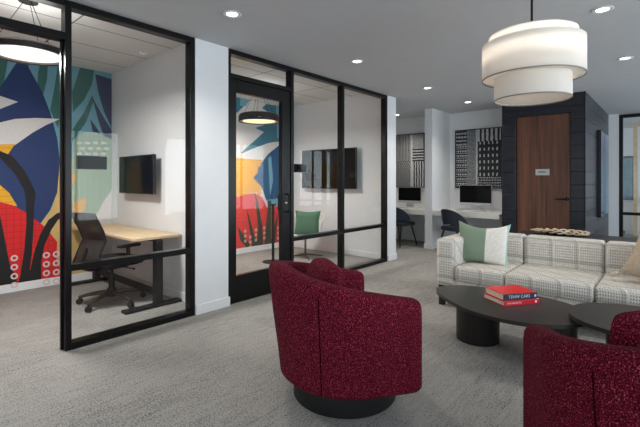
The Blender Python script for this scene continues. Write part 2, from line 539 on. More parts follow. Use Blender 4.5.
# right wall with daylight openings, the far-room one added for its light
ops = [(-3.0, 0.2), (1.2, 4.6), (5.6, 9.6), (10.9, 13.3)]  # last opening is unseen, added to light the room behind the glazing
ys = [-4.1] + [v for o in ops for v in o] + [13.75]
mb = MB()
for a, b in zip(ys[0::2], ys[1::2]): mb.box(3.2, a, 0, 3.35, b, H)
for a, b in ops:
    mb.box(3.2, a, 0, 3.35, b, 0.35); mb.box(3.2, a, 2.55, 3.35, b, H)
struct(mb.build('wall_right', M['wall'], smooth=False))
wn = 4
def daylight_window(axis, fixed, a, b, z0, z1, mull):
    global wn
    r = frame_root('window_%d' % wn); wn += 1
    def bx(m_, u0, u1, w0, w1, d0, d1):
        if axis == 'x': m_.box(fixed + d0, u0, w0, fixed + d1, u1, w1)
        else: m_.box(u0, fixed + d0, w0, u1, fixed + d1, w1)
    f = MB()
    bx(f, a, b, z0, z0 + .05, -.03, .03); bx(f, a, b, z1 - .05, z1, -.03, .03)
    for k in range(mull + 1):
        u = a + .025 + (b - a - .05) * k / mull
        bx(f, u - .025, u + .025, z0 + .05, z1 - .05, -.03, .03)
    f.build('window_frame', M['black'], r, smooth=False)
    g = MB(); bx(g, a + .05, b - .05, z0 + .05, z1 - .05, -.004, .004)
    g.build('pane', M['glass'], r, smooth=False)
for a, b in ops: daylight_window('x', 3.27, a, b, .35, 2.55, 3)
daylight_window('y', -4.02, -2.6, 2.4, .5, 2.5, 4)

def baseboard(n, *b):
    sbox(n, M['trimw'], *b, bevel=0.004)
baseboard('baseboard_office', -5.98, -1.88, 0, -5.962, 2.402, .10)
baseboard('baseboard_office_side', -5.98, 2.402, 0, -3.71, 2.42, .10)
baseboard('baseboard_lounge', -5.98, 2.57, 0, -5.962, 5.88, .10)
baseboard('baseboard_lounge_side', -5.98, 5.882, 0, -3.71, 5.90, .10)
baseboard('baseboard_column', WX, 2.24, 0, WX + .015, 2.65, .10)
baseboard('baseboard_column_end', WX, 5.83, 0, WX + .015, 6.11, .10)
baseboard('baseboard_pier', -3.715, 7.405, 0, -3.53, 7.42, .10)
baseboard('baseboard_pier_side', -3.545, 7.42, 0, -3.53, 8.25, .10)
baseboard('baseboard_back', -5.28, 8.252, 0, -3.70, 8.27, .10)
baseboard('baseboard_back_right', -3.53, 8.252, 0, -2.31, 8.27, .10)
baseboard('baseboard_hall', WX, -3.95, 0, WX + .015, -0.03, .10)

# glazed front of the first room
FX0, FX1 = -3.67, -3.572
def bars(r, name, lst, m='black', x0=FX0, x1=FX1, bev=0.004):
    for (y0, y1, z0, z1) in lst:
        MB().box(x0, y0, z0, x1, y1, z1, bevel=bev).build(name, M[m], r, smooth=False)
def panes(r, lst, x=-3.622):
    for (y0, y1, z0, z1) in lst:
        MB().box(x - .004, y0 + .002, z0 + .002, x + .004, y1 - .002, z1 - .002).build('pane', M['glass'], r, smooth=False)
w1 = frame_root('window_1')
bars(w1, 'frame_post', [(1.100, 1.146, 0, H), (2.188, 2.238, 0, H), (.01, .06, 0, H)])
bars(w1, 'frame_rail', [(1.146, 2.188, 2.688, H), (1.146, 2.188, .618, .668), (1.146, 2.188, 0, .052), (.06, 1.100, 2.688, H), (.06, 1.100, 2.425, 2.485)])
panes(w1, [(1.146, 2.188, .668, 2.688), (1.146, 2.188, .052, .618), (.06, 1.100, 2.485, 2.688)])
# thin reveal strips on the door side of the post (polished stops)
bars(w1, 'door_stop', [(1.086, 1.0998, 0, 2.424)], x0=-3.655, x1=-3.625, bev=0.002)
w2 = frame_root('window_2')
bars(w2, 'frame_post', [(2.637, 2.672, 0, H), (3.578, 3.628, 0, H), (4.616, 4.662, 0, H), (5.776, 5.823, 0, H)])
bars(w2, 'frame_rail', [(2.672, 3.578, 2.688, H), (2.672, 3.578, 2.432, 2.482),
                        (3.628, 4.616, 2.688, H), (3.628, 4.616, .575, .625), (3.628, 4.616, 0, .052),
                        (4.662, 5.776, 2.688, H), (4.662, 5.776, .575, .625), (4.662, 5.776, 0, .052)])
panes(w2, [(2.672, 3.578, 2.482, 2.688), (3.628, 4.616, .625, 2.688), (3.628, 4.616, .052, .575), (4.662, 5.776, .625, 2.688), (4.662, 5.776, .052, .575)])
d1 = frame_root('door_1')
bars(d1, 'door_stile', [(2.676, 2.752, .006, 2.428), (3.437, 3.574, .006, 2.428)], x0=-3.645, x1=-3.585)
bars(d1, 'door_rail', [(2.752, 3.437, .006, .30), (2.752, 3.437, 2.292, 2.428)], x0=-3.645, x1=-3.585)
panes(d1, [(2.752, 3.437, .30, 2.292)], x=-3.615)
hb = MB(); yh = 3.50
hb.tube([(-3.585, yh, 1.165), (-3.535, yh, 1.165), (-3.515, yh - .01, 1.15), (-3.515, yh - .01, .965), (-3.535, yh, .95), (-3.585, yh, .95)], .011, n=10)
hb.build('door_handle', M['black'], d1)
MB().tube([(-3.645, yh, 1.165), (-3.685, yh, 1.165), (-3.703, yh - .01, 1.15), (-3.703, yh - .01, .965), (-3.685, yh, .95), (-3.645, yh, .95)], .011, n=10).build('door_handle', M['black'], d1)
MB().lathe([(0, 0), (.018, 0), (.018, .008), (.010, .012), (.010, .018), (0, .018)], n=20).build('lock', M['chrome'], d1, loc=(-3.585, yh, 1.06), rot=(0, PI / 2, 0))

# dark boarded core with the walnut door
core = MB()
core.box(-2.285, 7.67, 0, -1.065, 10.58, H)
struct(core.build('wall_core', M['groove'], smooth=False))
nb = 13; bh = H / nb
def boards(name, f):
    mb_ = MB()
    for k in range(nb):
        f(mb_, k * bh + .0015, (k + 1) * bh - .0015)
    return struct(mb_.build(name, M['shiplap'], smooth=False))
DZ = 2.44; DX0, DX1 = -2.075, -1.245
def front(mb_, z0, z1):
    if z0 >= DZ: mb_.box(-2.295, 7.575, z0, -1.062, 7.655, z1, bevel=.003, seg=1); return
    if z1 > DZ:
        mb_.box(-2.295, 7.575, DZ, -1.062, 7.655, z1)
        z1 = DZ
    mb_.box(-2.295, 7.575, z0, DX0, 7.655, z1, bevel=.003, seg=1)
    mb_.box(DX1, 7.575, z0, -1.062, 7.655, z1, bevel=.003, seg=1)
boards('wall_core_front', front)
boards('wall_core_right', lambda m_, z0, z1: m_.box(-1.062, 7.585, z0, -1.045, 10.595, z1, bevel=.003, seg=1))
boards('wall_core_left', lambda m_, z0, z1: m_.box(-2.302, 7.585, z0, -2.286, 8.26, z1, bevel=.003, seg=1))
sbox('trim_4', M['groove'], -1.064, 7.574, 0, -1.046, 7.584, H)
d2 = frame_root('door_2')
MB().box(DX0 + .012, 7.612, .008, DX1 - .012, 7.655, DZ - .012, bevel=.002).build('door_leaf', M['walnut'], d2, smooth=False)
jb = MB()
jb.box(DX0, 7.582, 0, DX0 + .010, 7.665, DZ); jb.box(DX1 - .010, 7.582, 0, DX1, 7.665, DZ); jb.box(DX0 + .010, 7.582, DZ - .010, DX1 - .010, 7.665, DZ)
jb.build('door_frame', M['blackmatte'], d2, smooth=False)
hd = MB()
hd.lathe([(0, 0), (.03, 0), (.03, .01), (0, .012)], n=20, mat=Matrix.Translation((-1.30, 7.612, 1.035)) @ Matrix.Rotation(PI / 2, 4, 'X'))
hd.tube([(-1.30, 7.605, 1.035), (-1.30, 7.555, 1.035), (-1.33, 7.55, 1.035), (-1.46, 7.552, 1.032)], [.012, .011, .013, .010], n=10)
hd.build('door_handle', M['black'], d2)
sgn = thing('door_sign', 'small grey name plate fixed on the walnut door', 'sign', (-1.66, 7.612, 1.475))
MB().box(-.105, -.008, -.052, .105, 0, .052, bevel=.003).build('plate', M['signgrey'], sgn, smooth=False)
ms = MB()
xx = -.058
for w_, h_ in ((.012, .024), (.010, .024), (.014, .024), (.010, .022), (.012, .024), (.009, .024), (.012, .023)):
    ms.box(xx, -.0088, -.012 + .004, xx + w_, -.008, -.012 + .004 + h_); xx += w_ + .0045
ms.build('lettering', M['dark_ink'], sgn, smooth=False)

# far glazed front on the right
w3 = frame_root('window_3')
def ybars(r, lst):
    for (x0, x1, z0, z1) in lst:
        MB().box(x0, 10.61, z0, x1, 10.70, z1, bevel=.004).build('frame_bar', M['black'], r, smooth=False)
ybars(w3, [(-.868, -.80, 0, H - .02), (.45, .53, 0, H - .02), (1.8, 1.88, 0, H - .02), (3.12, 3.2, 0, H - .02)])
for a, b in ((-.80, .45), (.53, 1.8), (1.88, 3.12)):
    ybars(w3, [(a, b, H - .09, H - .02), (a, b, .615, .675), (a, b, 0, .075)])
    for z0, z1 in ((.675, H - .09), (.075, .615)):
        MB().box(a + .002, 10.652, z0 + .002, b - .002, 10.660, z1 - .002).build('pane', M['glass'], w3, smooth=False)
sbox('trim_5', M['oak'], -.74, 12.5, 0, -.66, 12.60, H)

# ------------------------------------------------------------------ murals
MC = {'sky': (112, 160, 176), 'green': (58, 104, 96), 'indigo': (56, 62, 92), 'navy': (40, 58, 102), 'tan': (206, 174, 112),
      'sage': (150, 172, 146), 'cloud': (214, 208, 204), 'orange': (222, 170, 96), 'yellow': (228, 166, 40), 'red': (214, 34, 36),
      'ink': (30, 27, 28), 'teal': (52, 112, 132), 'amber': (226, 160, 40), 'blue': (40, 84, 122), 'red2': (220, 62, 58), 'leaf': (58, 66, 52),
      'ring': (220, 200, 196), 'dash': (206, 208, 192)}
MM = {k: plain('mural_' + k, srgb(*v), 0.8, var=0.03, scale=30, bump=0.1) for k, v in MC.items()}
for k_ in ('red', 'amber', 'yellow', 'sage', 'red2'):
    # printed woven grid lines inside the colour field
    kk = Nodes('mural_grid_' + k_)
    tc = kk.n('ShaderNodeTexCoord'); sp = kk.n('ShaderNodeSeparateXYZ'); kk.l(tc.outputs['Object'], sp.inputs[0])
    ly = kk.math('LESS_THAN', kk.math('FRACT', kk.math('MULTIPLY', kk.math('ADD', sp.outputs[1], 10), 14.0)), 0.12)
    lz = kk.math('LESS_THAN', kk.math('FRACT', kk.math('MULTIPLY', sp.outputs[2], 14.0)), 0.12)
    base = srgb(*MC[k_]); dk = tuple(c * .72 for c in base[:3]) + (1,)
    sel = {'red': kk.math('MAXIMUM', ly, lz), 'red2': lz, 'amber': lz, 'yellow': lz, 'sage': ly}[k_]
    if k_ == 'sage': dk = tuple(min(1, c * 1.25) for c in base[:3]) + (1,)
    kk.bsdf(kk.mix(sel, base, dk), 0.8)
    MM[k_] = kk.m
def mural(name, data, y0, y1, label, lo, hi):
    mb_ = MB(); mats = []; idx = {}
    def use(c):
        if c not in idx: idx[c] = len(mats); mats.append(MM[c])
        mb_.mi = idx[c]
    use('sky' if data is MURAL1 else 'cloud')
    mb_.box(-5.98, y0, .10, -5.974, y1, 2.838)
    def clampy(y): return y0 + .001 if y <= lo else (y1 - .001 if y >= hi else y)
    x = -5.9738
    for rec in data:
        use(rec[0]); x += .0004
        if rec[0] == 'ring':
            _, y, z, r = rec
            n = 14
            a = [mb_.bm.verts.new((x, y + r * math.cos(2 * PI * k / n), z + r * math.sin(2 * PI * k / n))) for k in range(n)]
            b = [mb_.bm.verts.new((x, y + .5 * r * math.cos(2 * PI * k / n), z + .5 * r * math.sin(2 * PI * k / n))) for k in range(n)]
            for k in range(n): mb_.face([a[k], a[(k + 1) % n], b[(k + 1) % n], b[k]])
        elif rec[0] == 'dash':
            _, y, z, r = rec
            n = 12
            mb_.face([mb_.bm.verts.new((x, y + r * math.cos(2 * PI * k / n), z + .5 * r * math.sin(2 * PI * k / n))) for k in range(n)])
        else:
            pts = [(clampy(y), min(2.837, max(.101, z))) for y, z in rec[1]]
            # triangulated so that concave outlines stay exact
            vs = [mb_.bm.verts.new((x, y, z)) for y, z in pts]
            for tri in tessellate_polygon([[Vector((y, z, 0)) for y, z in pts]]):
                mb_.face([vs[q] for q in tri])
    o = mb_.build(name, mats, smooth=False)
    tag(o, label, 'mural')
    return o
MURAL1 = [
  ('sky', [(0.642, 3.063), (2.388, 2.841), (2.388, 1.341), (0.642, 0.906)]),
  ('green', [(0.642, 3.02), (0.977, 3.002), (0.89, 2.349), (0.642, 1.985)]),
  ('green', [(1.179, 2.868), (1.246, 2.837), (1.198, 2.497), (1.104, 2.27), (1.031, 2.373)]),
  ('green', [(1.354, 2.886), (1.476, 2.868), (1.414, 2.657), (1.334, 2.666)]),
  ('green', [(1.571, 2.864), (1.646, 2.845), (1.635, 2.602), (1.592, 2.404), (1.528, 2.483), (1.539, 2.681)]),
  ('green', [(1.757, 2.855), (1.848, 2.837), (1.825, 2.377), (1.757, 2.008), (1.668, 2.227), (1.712, 2.489)]),
  ('green', [(2.014, 2.858), (2.188, 2.853), (2.163, 2.646), (2.063, 2.413), (1.93, 2.235), (1.919, 2.496)]),
  ('green', [(2.163, 2.497), (2.188, 2.431), (2.088, 2.121), (1.919, 1.839), (1.919, 1.997), (2.063, 2.252)]),
  ('indigo', [(2.201, 2.788), (2.388, 2.757), (2.388, 2.07), (2.317, 2.284), (2.239, 2.549)]),
  ('indigo', [(2.163, 2.47), (2.226, 2.355), (2.317, 2.201), (2.388, 2.042), (2.388, 1.86), (2.317, 1.937), (2.239, 2.164)]),
  ('indigo', [(2.137, 2.167), (2.213, 2.066), (2.291, 1.935), (2.213, 1.942), (2.163, 2.021)]),
  ('navy', [(0.642, 2.632), (0.89, 2.517), (1.16, 2.431), (1.207, 2.52), (1.295, 2.705), (1.374, 2.837), (1.455, 2.69), (1.581, 2.442), (1.668, 2.201), (1.746, 1.878), (1.78, 1.559), (1.757, 1.211), (1.668, 0.96), (1.56, 0.791), (1.354, 0.759), (1.16, 0.81), (0.642, 0.799)]),
  ('tan', [(1.78, 1.624), (1.942, 1.604), (2.265, 0.996), (2.388, 0.71), (2.388, -0.033), (1.78, -0.001), (1.735, 0.444), (1.56, 0.791), (1.668, 0.947), (1.746, 1.173)]),
  ('sage', [(1.919, 1.603), (1.942, 1.828), (1.99, 1.925), (2.088, 1.986), (2.213, 1.99), (2.388, 1.916), (2.388, 0.71), (2.265, 0.762), (2.137, 0.636), (1.919, 0.788)]),
  ('cloud', [(2.388, 1.201), (2.317, 1.063), (2.239, 0.902), (2.163, 0.824), (2.063, 0.697), (2.014, 0.542), (2.137, 0.229), (2.388, 0.191)]),
  ('orange', [(1.93, 1.037), (2.014, 1.087), (2.088, 1.098), (2.075, 0.964), (2.014, 0.835), (1.93, 0.866)]),
  ('orange', [(1.919, 1.419), (1.966, 1.433), (1.966, 1.327), (1.919, 1.288)]),
  ('cloud', [(0.89, 2.326), (1.16, 2.325), (1.334, 2.28), (1.16, 2.172), (0.89, 2.012)]),
  ('cloud', [(0.642, 1.769), (0.977, 1.92), (1.16, 2.014), (1.304, 2.072), (1.507, 2.107), (1.78, 2.126), (1.625, 2.032), (1.476, 1.919), (1.304, 1.759), (0.977, 1.726), (0.642, 1.661)]),
  ('yellow', [(0.642, 1.694), (0.977, 1.737), (1.304, 1.771), (1.236, 1.648), (1.16, 1.597), (0.642, 1.467)]),
  ('yellow', [(0.642, 1.446), (0.977, 1.361), (1.16, 1.28), (1.246, 1.184), (1.324, 1.026), (1.16, 1.045), (0.642, 1.068)]),
  ('red', [(0.642, 1.122), (0.977, 1.11), (1.16, 1.08), (1.275, 1.041), (1.404, 0.949), (1.528, 0.83), (1.603, 0.762), (1.746, 0.545), (1.735, 0.291), (1.802, 0.152), (1.802, -0.081), (0.642, -0.021)]),
  ('ink', [(0.89, 1.675), (1.16, 1.679), (1.275, 1.625), (1.394, 1.461), (1.466, 1.302), (1.513, 1.178), (1.497, 1.031), (1.486, 0.661), (1.471, 0.417), (1.435, 0.003), (1.344, 0.01), (1.394, 0.488), (1.414, 0.79), (1.414, 1.095), (1.394, 1.218), (1.304, 1.411), (1.16, 1.597), (0.89, 1.563)]),
  ('ink', [(1.334, 0.001), (1.394, 0.342), (1.455, 0.234), (1.497, 0.45), (1.56, 0.666), (1.646, 0.834), (1.746, 0.917), (1.848, 0.937), (1.966, 0.897), (1.966, 0.824), (1.848, 0.858), (1.757, 0.833), (1.679, 0.705), (1.603, 0.511), (1.571, 0.315), (1.571, -0.01)]),
  ('ink', [(0.977, 1.053), (1.16, 0.916), (1.188, 0.749), (1.246, 0.364), (1.329, 0.001), (0.977, 0.005)]),
  ('ink', [(0.682, 0.958), (0.738, 0.681), (0.771, 0.006), (0.674, 0.005)]),
  ('ring', 1.295, 0.404, 0.038),
  ('ring', 1.295, 0.296, 0.038),
  ('ring', 1.295, 0.188, 0.038),
  ('ring', 1.295, 0.081, 0.038),
  ('ring', 1.625, 0.395, 0.04),
  ('ring', 1.625, 0.281, 0.04),
  ('ring', 1.625, 0.168, 0.04),
  ('ring', 1.625, 0.055, 0.04),
  ('ring', 1.735, 0.393, 0.041),
  ('ring', 1.735, 0.278, 0.041),
  ('ring', 1.735, 0.163, 0.041),
  ('ring', 1.735, 0.048, 0.041),
  ('dash', 2.002, 1.832, 0.038),
  ('dash', 2.1, 1.839, 0.039),
  ('dash', 2.201, 1.846, 0.039),
  ('dash', 2.304, 1.853, 0.04),
  ('dash', 2.038, 1.761, 0.038),
  ('dash', 2.137, 1.768, 0.039),
  ('dash', 2.239, 1.773, 0.04),
  ('dash', 2.344, 1.779, 0.04),
  ('dash', 2.002, 1.686, 0.038),
  ('dash', 2.1, 1.691, 0.039),
  ('dash', 2.201, 1.696, 0.039),
  ('dash', 2.304, 1.701, 0.04),
]
MURAL2 = [
  ('cloud', [(3.742, 2.863), (5.923, 2.91), (5.923, 0.833), (3.742, 0.765)]),
  ('teal', [(3.742, 2.929), (4.601, 2.885), (4.901, 2.856), (4.737, 2.685), (4.623, 2.578), (4.339, 2.437), (3.742, 2.467)]),
  ('sky', [(4.668, 2.859), (4.877, 2.836), (4.806, 2.713), (4.668, 2.695)]),
  ('teal', [(5.923, 2.931), (5.296, 2.82), (5.195, 2.73), (5.453, 2.626), (5.245, 2.407), (5.021, 2.329), (5.245, 2.272), (4.997, 2.081), (4.83, 1.957), (4.668, 1.819), (4.949, 1.927), (5.348, 2.067), (5.923, 2.17)]),
  ('sky', [(5.56, 2.818), (5.642, 2.829), (5.697, 2.193), (5.587, 2.184)]),
  ('amber', [(3.742, 1.707), (4.601, 1.744), (5.195, 1.731), (5.195, 1.538), (5.195, 1.154), (4.601, 1.037), (3.742, 1.013)]),
  ('blue', [(5.923, 2.17), (5.614, 2.026), (5.348, 1.853), (5.195, 1.692), (5.12, 1.575), (5.07, 1.668), (5.095, 1.498), (4.973, 1.383), (5.095, 1.289), (5.195, 1.192), (5.296, 0.959), (5.533, 0.831), (5.923, 0.813)]),
  ('sky', [(5.348, 1.775), (5.427, 1.818), (5.479, 1.347), (5.4, 1.033)]),
  ('sky', [(5.296, 0.959), (5.923, 0.998), (5.923, 0.833), (5.348, 0.82)]),
  ('red2', [(3.742, 0.98), (4.601, 1.037), (4.83, 1.086), (5.021, 1.1), (5.195, 1.02), (5.322, 0.802), (5.923, 0.854), (5.923, -0.092), (3.742, -0.028)]),
  ('amber', [(5.021, 1.157), (5.195, 1.116), (5.12, 1.041)]),
  ('leaf', [(4.997, 1.129), (5.095, 0.909), (5.195, 0.482), (5.22, -0.041), (5.046, -0.016), (5.095, 0.433)]),
  ('leaf', [(4.806, 0.828), (4.877, 0.675), (4.997, 0.309), (5.12, -0.027), (4.949, -0.023)]),
  ('leaf', [(4.601, 0.512), (4.737, 0.354), (4.901, 0.133), (4.997, -0.011), (4.806, -0.004), (4.668, 0.251)]),
  ('leaf', [(5.348, 0.957), (5.427, 0.934), (5.427, -0.047), (5.245, -0.043)]),
  ('leaf', [(5.669, 0.825), (5.587, 0.51), (5.533, -0.061), (5.4, -0.044), (5.533, 0.514)]),
  ('ring', 4.783, 0.404, 0.028),
  ('ring', 4.783, 0.312, 0.028),
  ('ring', 4.783, 0.22, 0.028),
  ('ring', 4.901, 0.282, 0.028),
  ('ring', 4.901, 0.189, 0.028),
  ('ring', 4.901, 0.096, 0.028),
  ('ring', 5.033, 0.401, 0.028),
  ('ring', 5.033, 0.307, 0.028),
  ('ring', 5.033, 0.212, 0.028),
  ('ring', 5.245, 0.42, 0.029),
  ('ring', 5.245, 0.324, 0.029),
  ('ring', 5.245, 0.228, 0.029),
  ('ring', 5.614, 0.388, 0.03),
  ('ring', 5.614, 0.288, 0.03),
  ('ring', 5.614, 0.188, 0.03),
  ('ring', 5.642, 0.186, 0.03),
  ('ring', 5.642, 0.085, 0.03),
  ('ring', 5.642, -0.015, 0.03),
]
mural('wall_mural', MURAL1, -1.878, 2.418, 'large mural of navy and teal leaves with red patterned base behind the office chair', .6425, 2.36)
mural('wall_mural', MURAL2, 2.57, 5.898, 'mural of blue leaves over amber and coral fields seen through the glass door', 2.9, 5.85)

# ------------------------------------------------------------------ ceiling fittings
dl = thing('downlight', 'x', 'downlight', (0, 0, H), 0, 'recessed ceiling downlights')
MB().lathe([(.045, -.001), (.075, -.001), (.078, -.006), (.072, -.010), (.052, -.008), (.045, -.001)], n=32).build('trim_ring', M['trimw'], dl)
MB().lathe([(0, -.003), (.047, -.003), (.047, -.0005), (0, -.0005)], n=32).build('lens', M['bulb'], dl)
ld = bpy.data.lights.new('downlight_beam', 'SPOT')
ld.energy = 50; ld.color = (1, .93, .84); ld.spot_size = math.radians(125); ld.spot_blend = .9; ld.shadow_soft_size = .05
lo_ = bpy.data.objects.new('beam', ld); COL.objects.link(lo_); lo_.parent = dl; lo_.location = (0, 0, -.03)
spots = [(-2.82, 2.12, 'recessed downlight nearest the glazed office front, in front of the white column'),
         (-2.82, 3.92, 'recessed downlight in front of the glazed lounge, midway along its frame'),
         (-2.82, 5.74, 'recessed downlight beyond the glazed lounge, left of the drum pendant'),
         (-2.78, 7.25, 'recessed downlight just outside the right desk alcove'),
         (-4.45, 7.64, 'recessed downlight inside the left desk alcove beyond the white wall end'),
         (-.44, 4.06, 'recessed downlight right of the white drum pendant, nearer the camera'),
         (-.42, 5.84, 'recessed downlight at right, over the dark boarded wall corner')]
for i, (x, y, lb) in enumerate(spots):
    o = dl if i == 0 else copy_tree(dl)
    o.location = (x, y, H); o['label'] = lb

# three tier drum pendant
p = thing('drum_pendant', 'white three-tier drum pendant lamp hanging over the coffee tables', 'pendant lamp', (-.774, 3.231, 0))
MB().lathe([(0, H), (.07, H), (.07, H - .025), (.02, H - .035), (0, H - .035)], n=32).build('canopy', M['blackmatte'], p)
MB().tube([(0, 0, 2.38), (0, 0, H - .03)], .0085, n=12).build('rod', M['blackmatte'], p)
def drum(name, r, z0, z1, bot=True, top=False):
    m = MB(); m.lathe([(r, z0), (r, z1), (r - .003, z1), (r - .003, z0), (r, z0)], n=72)
    sh = m.build(name, M['shade'], p)
    t = MB()
    t.lathe([(r + .0012, z0 - .002), (r + .0012, z0 + .006), (r - .005, z0 + .006), (r - .005, z0 - .002), (r + .0012, z0 - .002)], n=72)
    t.build('edge_tape', M['shadetrim'], sh)
    if bot:
        MB().lathe([(0, z0 + .012), (r - .006, z0 + .012), (r - .006, z0 + .016), (0, z0 + .016)], n=72).build('diffuser', M['shade'], sh)
drum('upper_shade', .289, 2.27, 2.381, bot=False)
MB().lathe([(0, 2.374), (.284, 2.374), (.284, 2.378), (0, 2.378)], n=72).build('top_light_block', M['reflector'], p)  # opaque disc added to keep the bulb's glow off the ceiling
drum('middle_shade', .335, 2.068, 2.319)
drum('lower_shade', .252, 1.914, 2.19)
MB().box(-.287, -.006, 2.366, .287, .006, 2.372).build('spider', M['blackmatte'], p, smooth=False)
pl = bpy.data.lights.new('pendant_bulb', 'POINT'); pl.energy = 12; pl.color = (1, .95, .9); pl.shadow_soft_size = .12
po = bpy.data.objects.new('bulb', pl); COL.objects.link(po); po.parent = p; po.location = (0, 0, 2.19)

def dish_pendant(loc, r, hgt, label, glow, ceil, cords, en, col):
    t = thing('dish_pendant', label, 'pendant lamp', loc)
    MB().lathe([(0, hgt), (r * .82, hgt), (r * .93, hgt - .012), (r, hgt * .6), (r, 0), (r - .018, 0), (r - .022, .012), (r - .03, .03), (0, .035)], n=64).build('lamp_shade', M['lampmetal'], t)
    MB().lathe([(0, .012), (r * .80, .012), (r * .80, .02), (0, .02)], n=64).build('diffuser', M[glow], t)
    MB().lathe([(r * .66, .018), (r - .024, .006), (r - .024, .012), (r * .66, .024)], n=64).build('reflector', M['reflector'], t)
    for k in range(cords):
        a = 2 * PI * k / cords + .4
        MB().tube([(r * .75 * math.cos(a), r * .75 * math.sin(a), hgt - .004), (.03 * math.cos(a), .03 * math.sin(a), ceil - loc[2] - .02)], .003, n=6).build('cord', M['blackmatte'], t)
    MB().lathe([(0, ceil - loc[2]), (.07, ceil - loc[2]), (.07, ceil - loc[2] - .022), (0, ceil - loc[2] - .022)], n=24).build('canopy', M['blackmatte'], t)
    U = bpy.data.lights.new('dish_ceiling_fill', 'AREA'); U.shape = 'DISK'; U.size = r * 1.3; U.energy = en * .07; U.color = col  # fill lamp added above the dish to brighten the tiled ceiling
    uo = bpy.data.objects.new('ceiling_fill', U); COL.objects.link(uo); uo.parent = t; uo.location = (0, 0, hgt + .006); uo.rotation_euler = (PI, 0, 0)
    L = bpy.data.lights.new('dish_light', 'AREA'); L.shape = 'DISK'; L.size = r * 1.3; L.energy = en; L.color = col
    lo2 = bpy.data.objects.new('bulb', L); COL.objects.link(lo2); lo2.parent = t; lo2.location = (0, 0, -.004)
dish_pendant((-4.07, .98, 2.37), .31, .07, 'wide dark dish pendant lit white above the open office doorway', 'lampglow', HR, 3, 52, (1, .97, .94))
dish_pendant((-4.99, 4.28, 2.267), .325, .13, 'dark drum pendant with warm glowing underside seen through the glass door', 'lampwarm', HR, 5, 40, (1, .97, .93))

# ------------------------------------------------------------------ wall screens and tablets
def wall_tv(name, label, loc, w, h, d, rz, arm=.05):
    t = thing(name, label, 'television', loc, rz)          # local: screen faces -y, wall at +d
    MB().box(-w / 2, -.03, -h / 2, w / 2, 0.012, h / 2, bevel=.004).build('housing', M['bezel'], t, smooth=False)
    MB().box(-w / 2 + .012, -.032, -h / 2 + .014, w / 2 - .012, -.0301, h / 2 - .012).build('screen', M['screen'], t, smooth=False)
    MB().box(-.18, .012, -.12, .18, d, .12, bevel=.004).build('wall_bracket', M['plastic'], t, smooth=False)
wall_tv('wall_television', 'black wall television above the light wood desk in the glazed office', (-5.0, 2.33, 1.405), .90, .47, .085, 0)
wall_tv('wall_television', 'wide black wall television in the second glazed room, above the green cushion', (-4.83, 5.81, 1.55), 1.29, .73, .09, 0)
def tablet(label, y, z):
    t = thing('room_scheduling_tablet', label, 'tablet', (-3.617, y, z))
    MB().box(0, -.115, -.055, .02, .115, .055, bevel=.004).build('housing', M['bezel'], t, smooth=False)
    MB().box(.0201, -.108, -.048, .0215, .108, .048).build('screen', M['screen'], t, smooth=False)
tablet('small dark tablet mounted on the office glass in front of the sage mural area', 1.305, 1.478)
tablet('small dark tablet mounted on the lounge glass right beside the glass door', 3.765, 1.49)

# framed landscape display on the boarded wall
t = thing('wall_display', 'tall black-edged display of a pale blue landscape on the dark boarded wall', 'display', (-1.045, 9.42, 1.46))
MB().box(0, -.56, -.79, .062, .56, .79, bevel=.004).build('housing', M['bezel'], t, smooth=False)
MB().box(.0621, -.54, -.77, .064, .54, .77).build('screen', M['landscape'], t, smooth=False)

# ------------------------------------------------------------------ office desk and chair
t = thing('sit_stand_desk', 'desk with light maple top on black T-shaped legs in the glazed office', 'desk', (-5.0, 2.145, 0))
MB().box(-.90, -.265, .712, .88, .265, .74, bevel=.004).build('desktop', M['oak'], t, smooth=False)
MB().box(-.80, .0, .675, .72, .12, .7115, bevel=.003).build('under_frame', M['blackmatte'], t, smooth=False)
for x in (-.78, .865):
    lg = MB().box(x - .045, -.035, .03, x + .045, .035, .7, bevel=.004).build('leg', M['blackmatte'], t, smooth=False)
    MB().box(x - .05, -.36, 0.004, x + .05, .25, .032, bevel=.004).build('foot', M['blackmatte'], lg, smooth=False)
MB().box(-.735, .0, .10, .82, .03, .17, bevel=.003).build('crossbar', M['blackmatte'], t, smooth=False)

t = thing('office_chair', 'dark mesh-back swivel office chair on casters at the maple desk', 'office chair', (-4.62, 1.87, 0), math.radians(13))
b = MB()
for k in range(5):
    a = 2 * PI * k / 5 + math.radians(-2)
    c_, s_ = math.cos(a), math.sin(a)
    MB().tube([(.03 * c_, .03 * s_, .125), (.14 * c_, .14 * s_, .115), (.26 * c_, .26 * s_, .095), (.33 * c_, .33 * s_, .075)], [.026, .022, .018, .016], n=10).build('base_arm', M['bronze'], t)
    cm = MB()
    for dx in (-.016, .016):
        cm.lathe([(0, -.010), (.026, -.010), (.030, -.006), (.030, .006), (.026, .010), (0, .010)], n=20,
                 mat=Matrix.Translation((.33 * c_, .33 * s_, .031)) @ Matrix.Rotation(a, 4, 'Z') @ Matrix.Translation((0, dx, 0)) @ Matrix.Rotation(PI / 2, 4, 'X'))
    cm.tube([(.33 * c_, .33 * s_, .04), (.33 * c_, .33 * s_, .085)], .012, n=8)
    cm.build('caster', M['plastic'], t)
b.tube([(0, 0, .08), (0, 0, .17)], .045, n=20); b.tube([(0, 0, .17), (0, 0, .30)], .03, n=20); b.tube([(0, 0, .30), (0, 0, .405)], .018, n=16)
b.build('gas_post', M['plastic'], t)
mm = MB().box(-.12, -.14, .385, .12, .12, .425, bevel=.012); mm.tube([(.10, .05, .395), (.24, .07, .388), (.28, .07, .386)], [.006, .006, .011], n=8)
mm.build('mechanism', M['plastic'], t)
MB().prism(smooth_loop([(-.235, -.2), (-.25, .0), (-.24, .22), (0, .26), (.24, .22), (.25, 0), (.235, -.2), (0, -.23)], 6), .428, .492, bevel=.022, seg=3).build('seat', M['seatfab'], t)
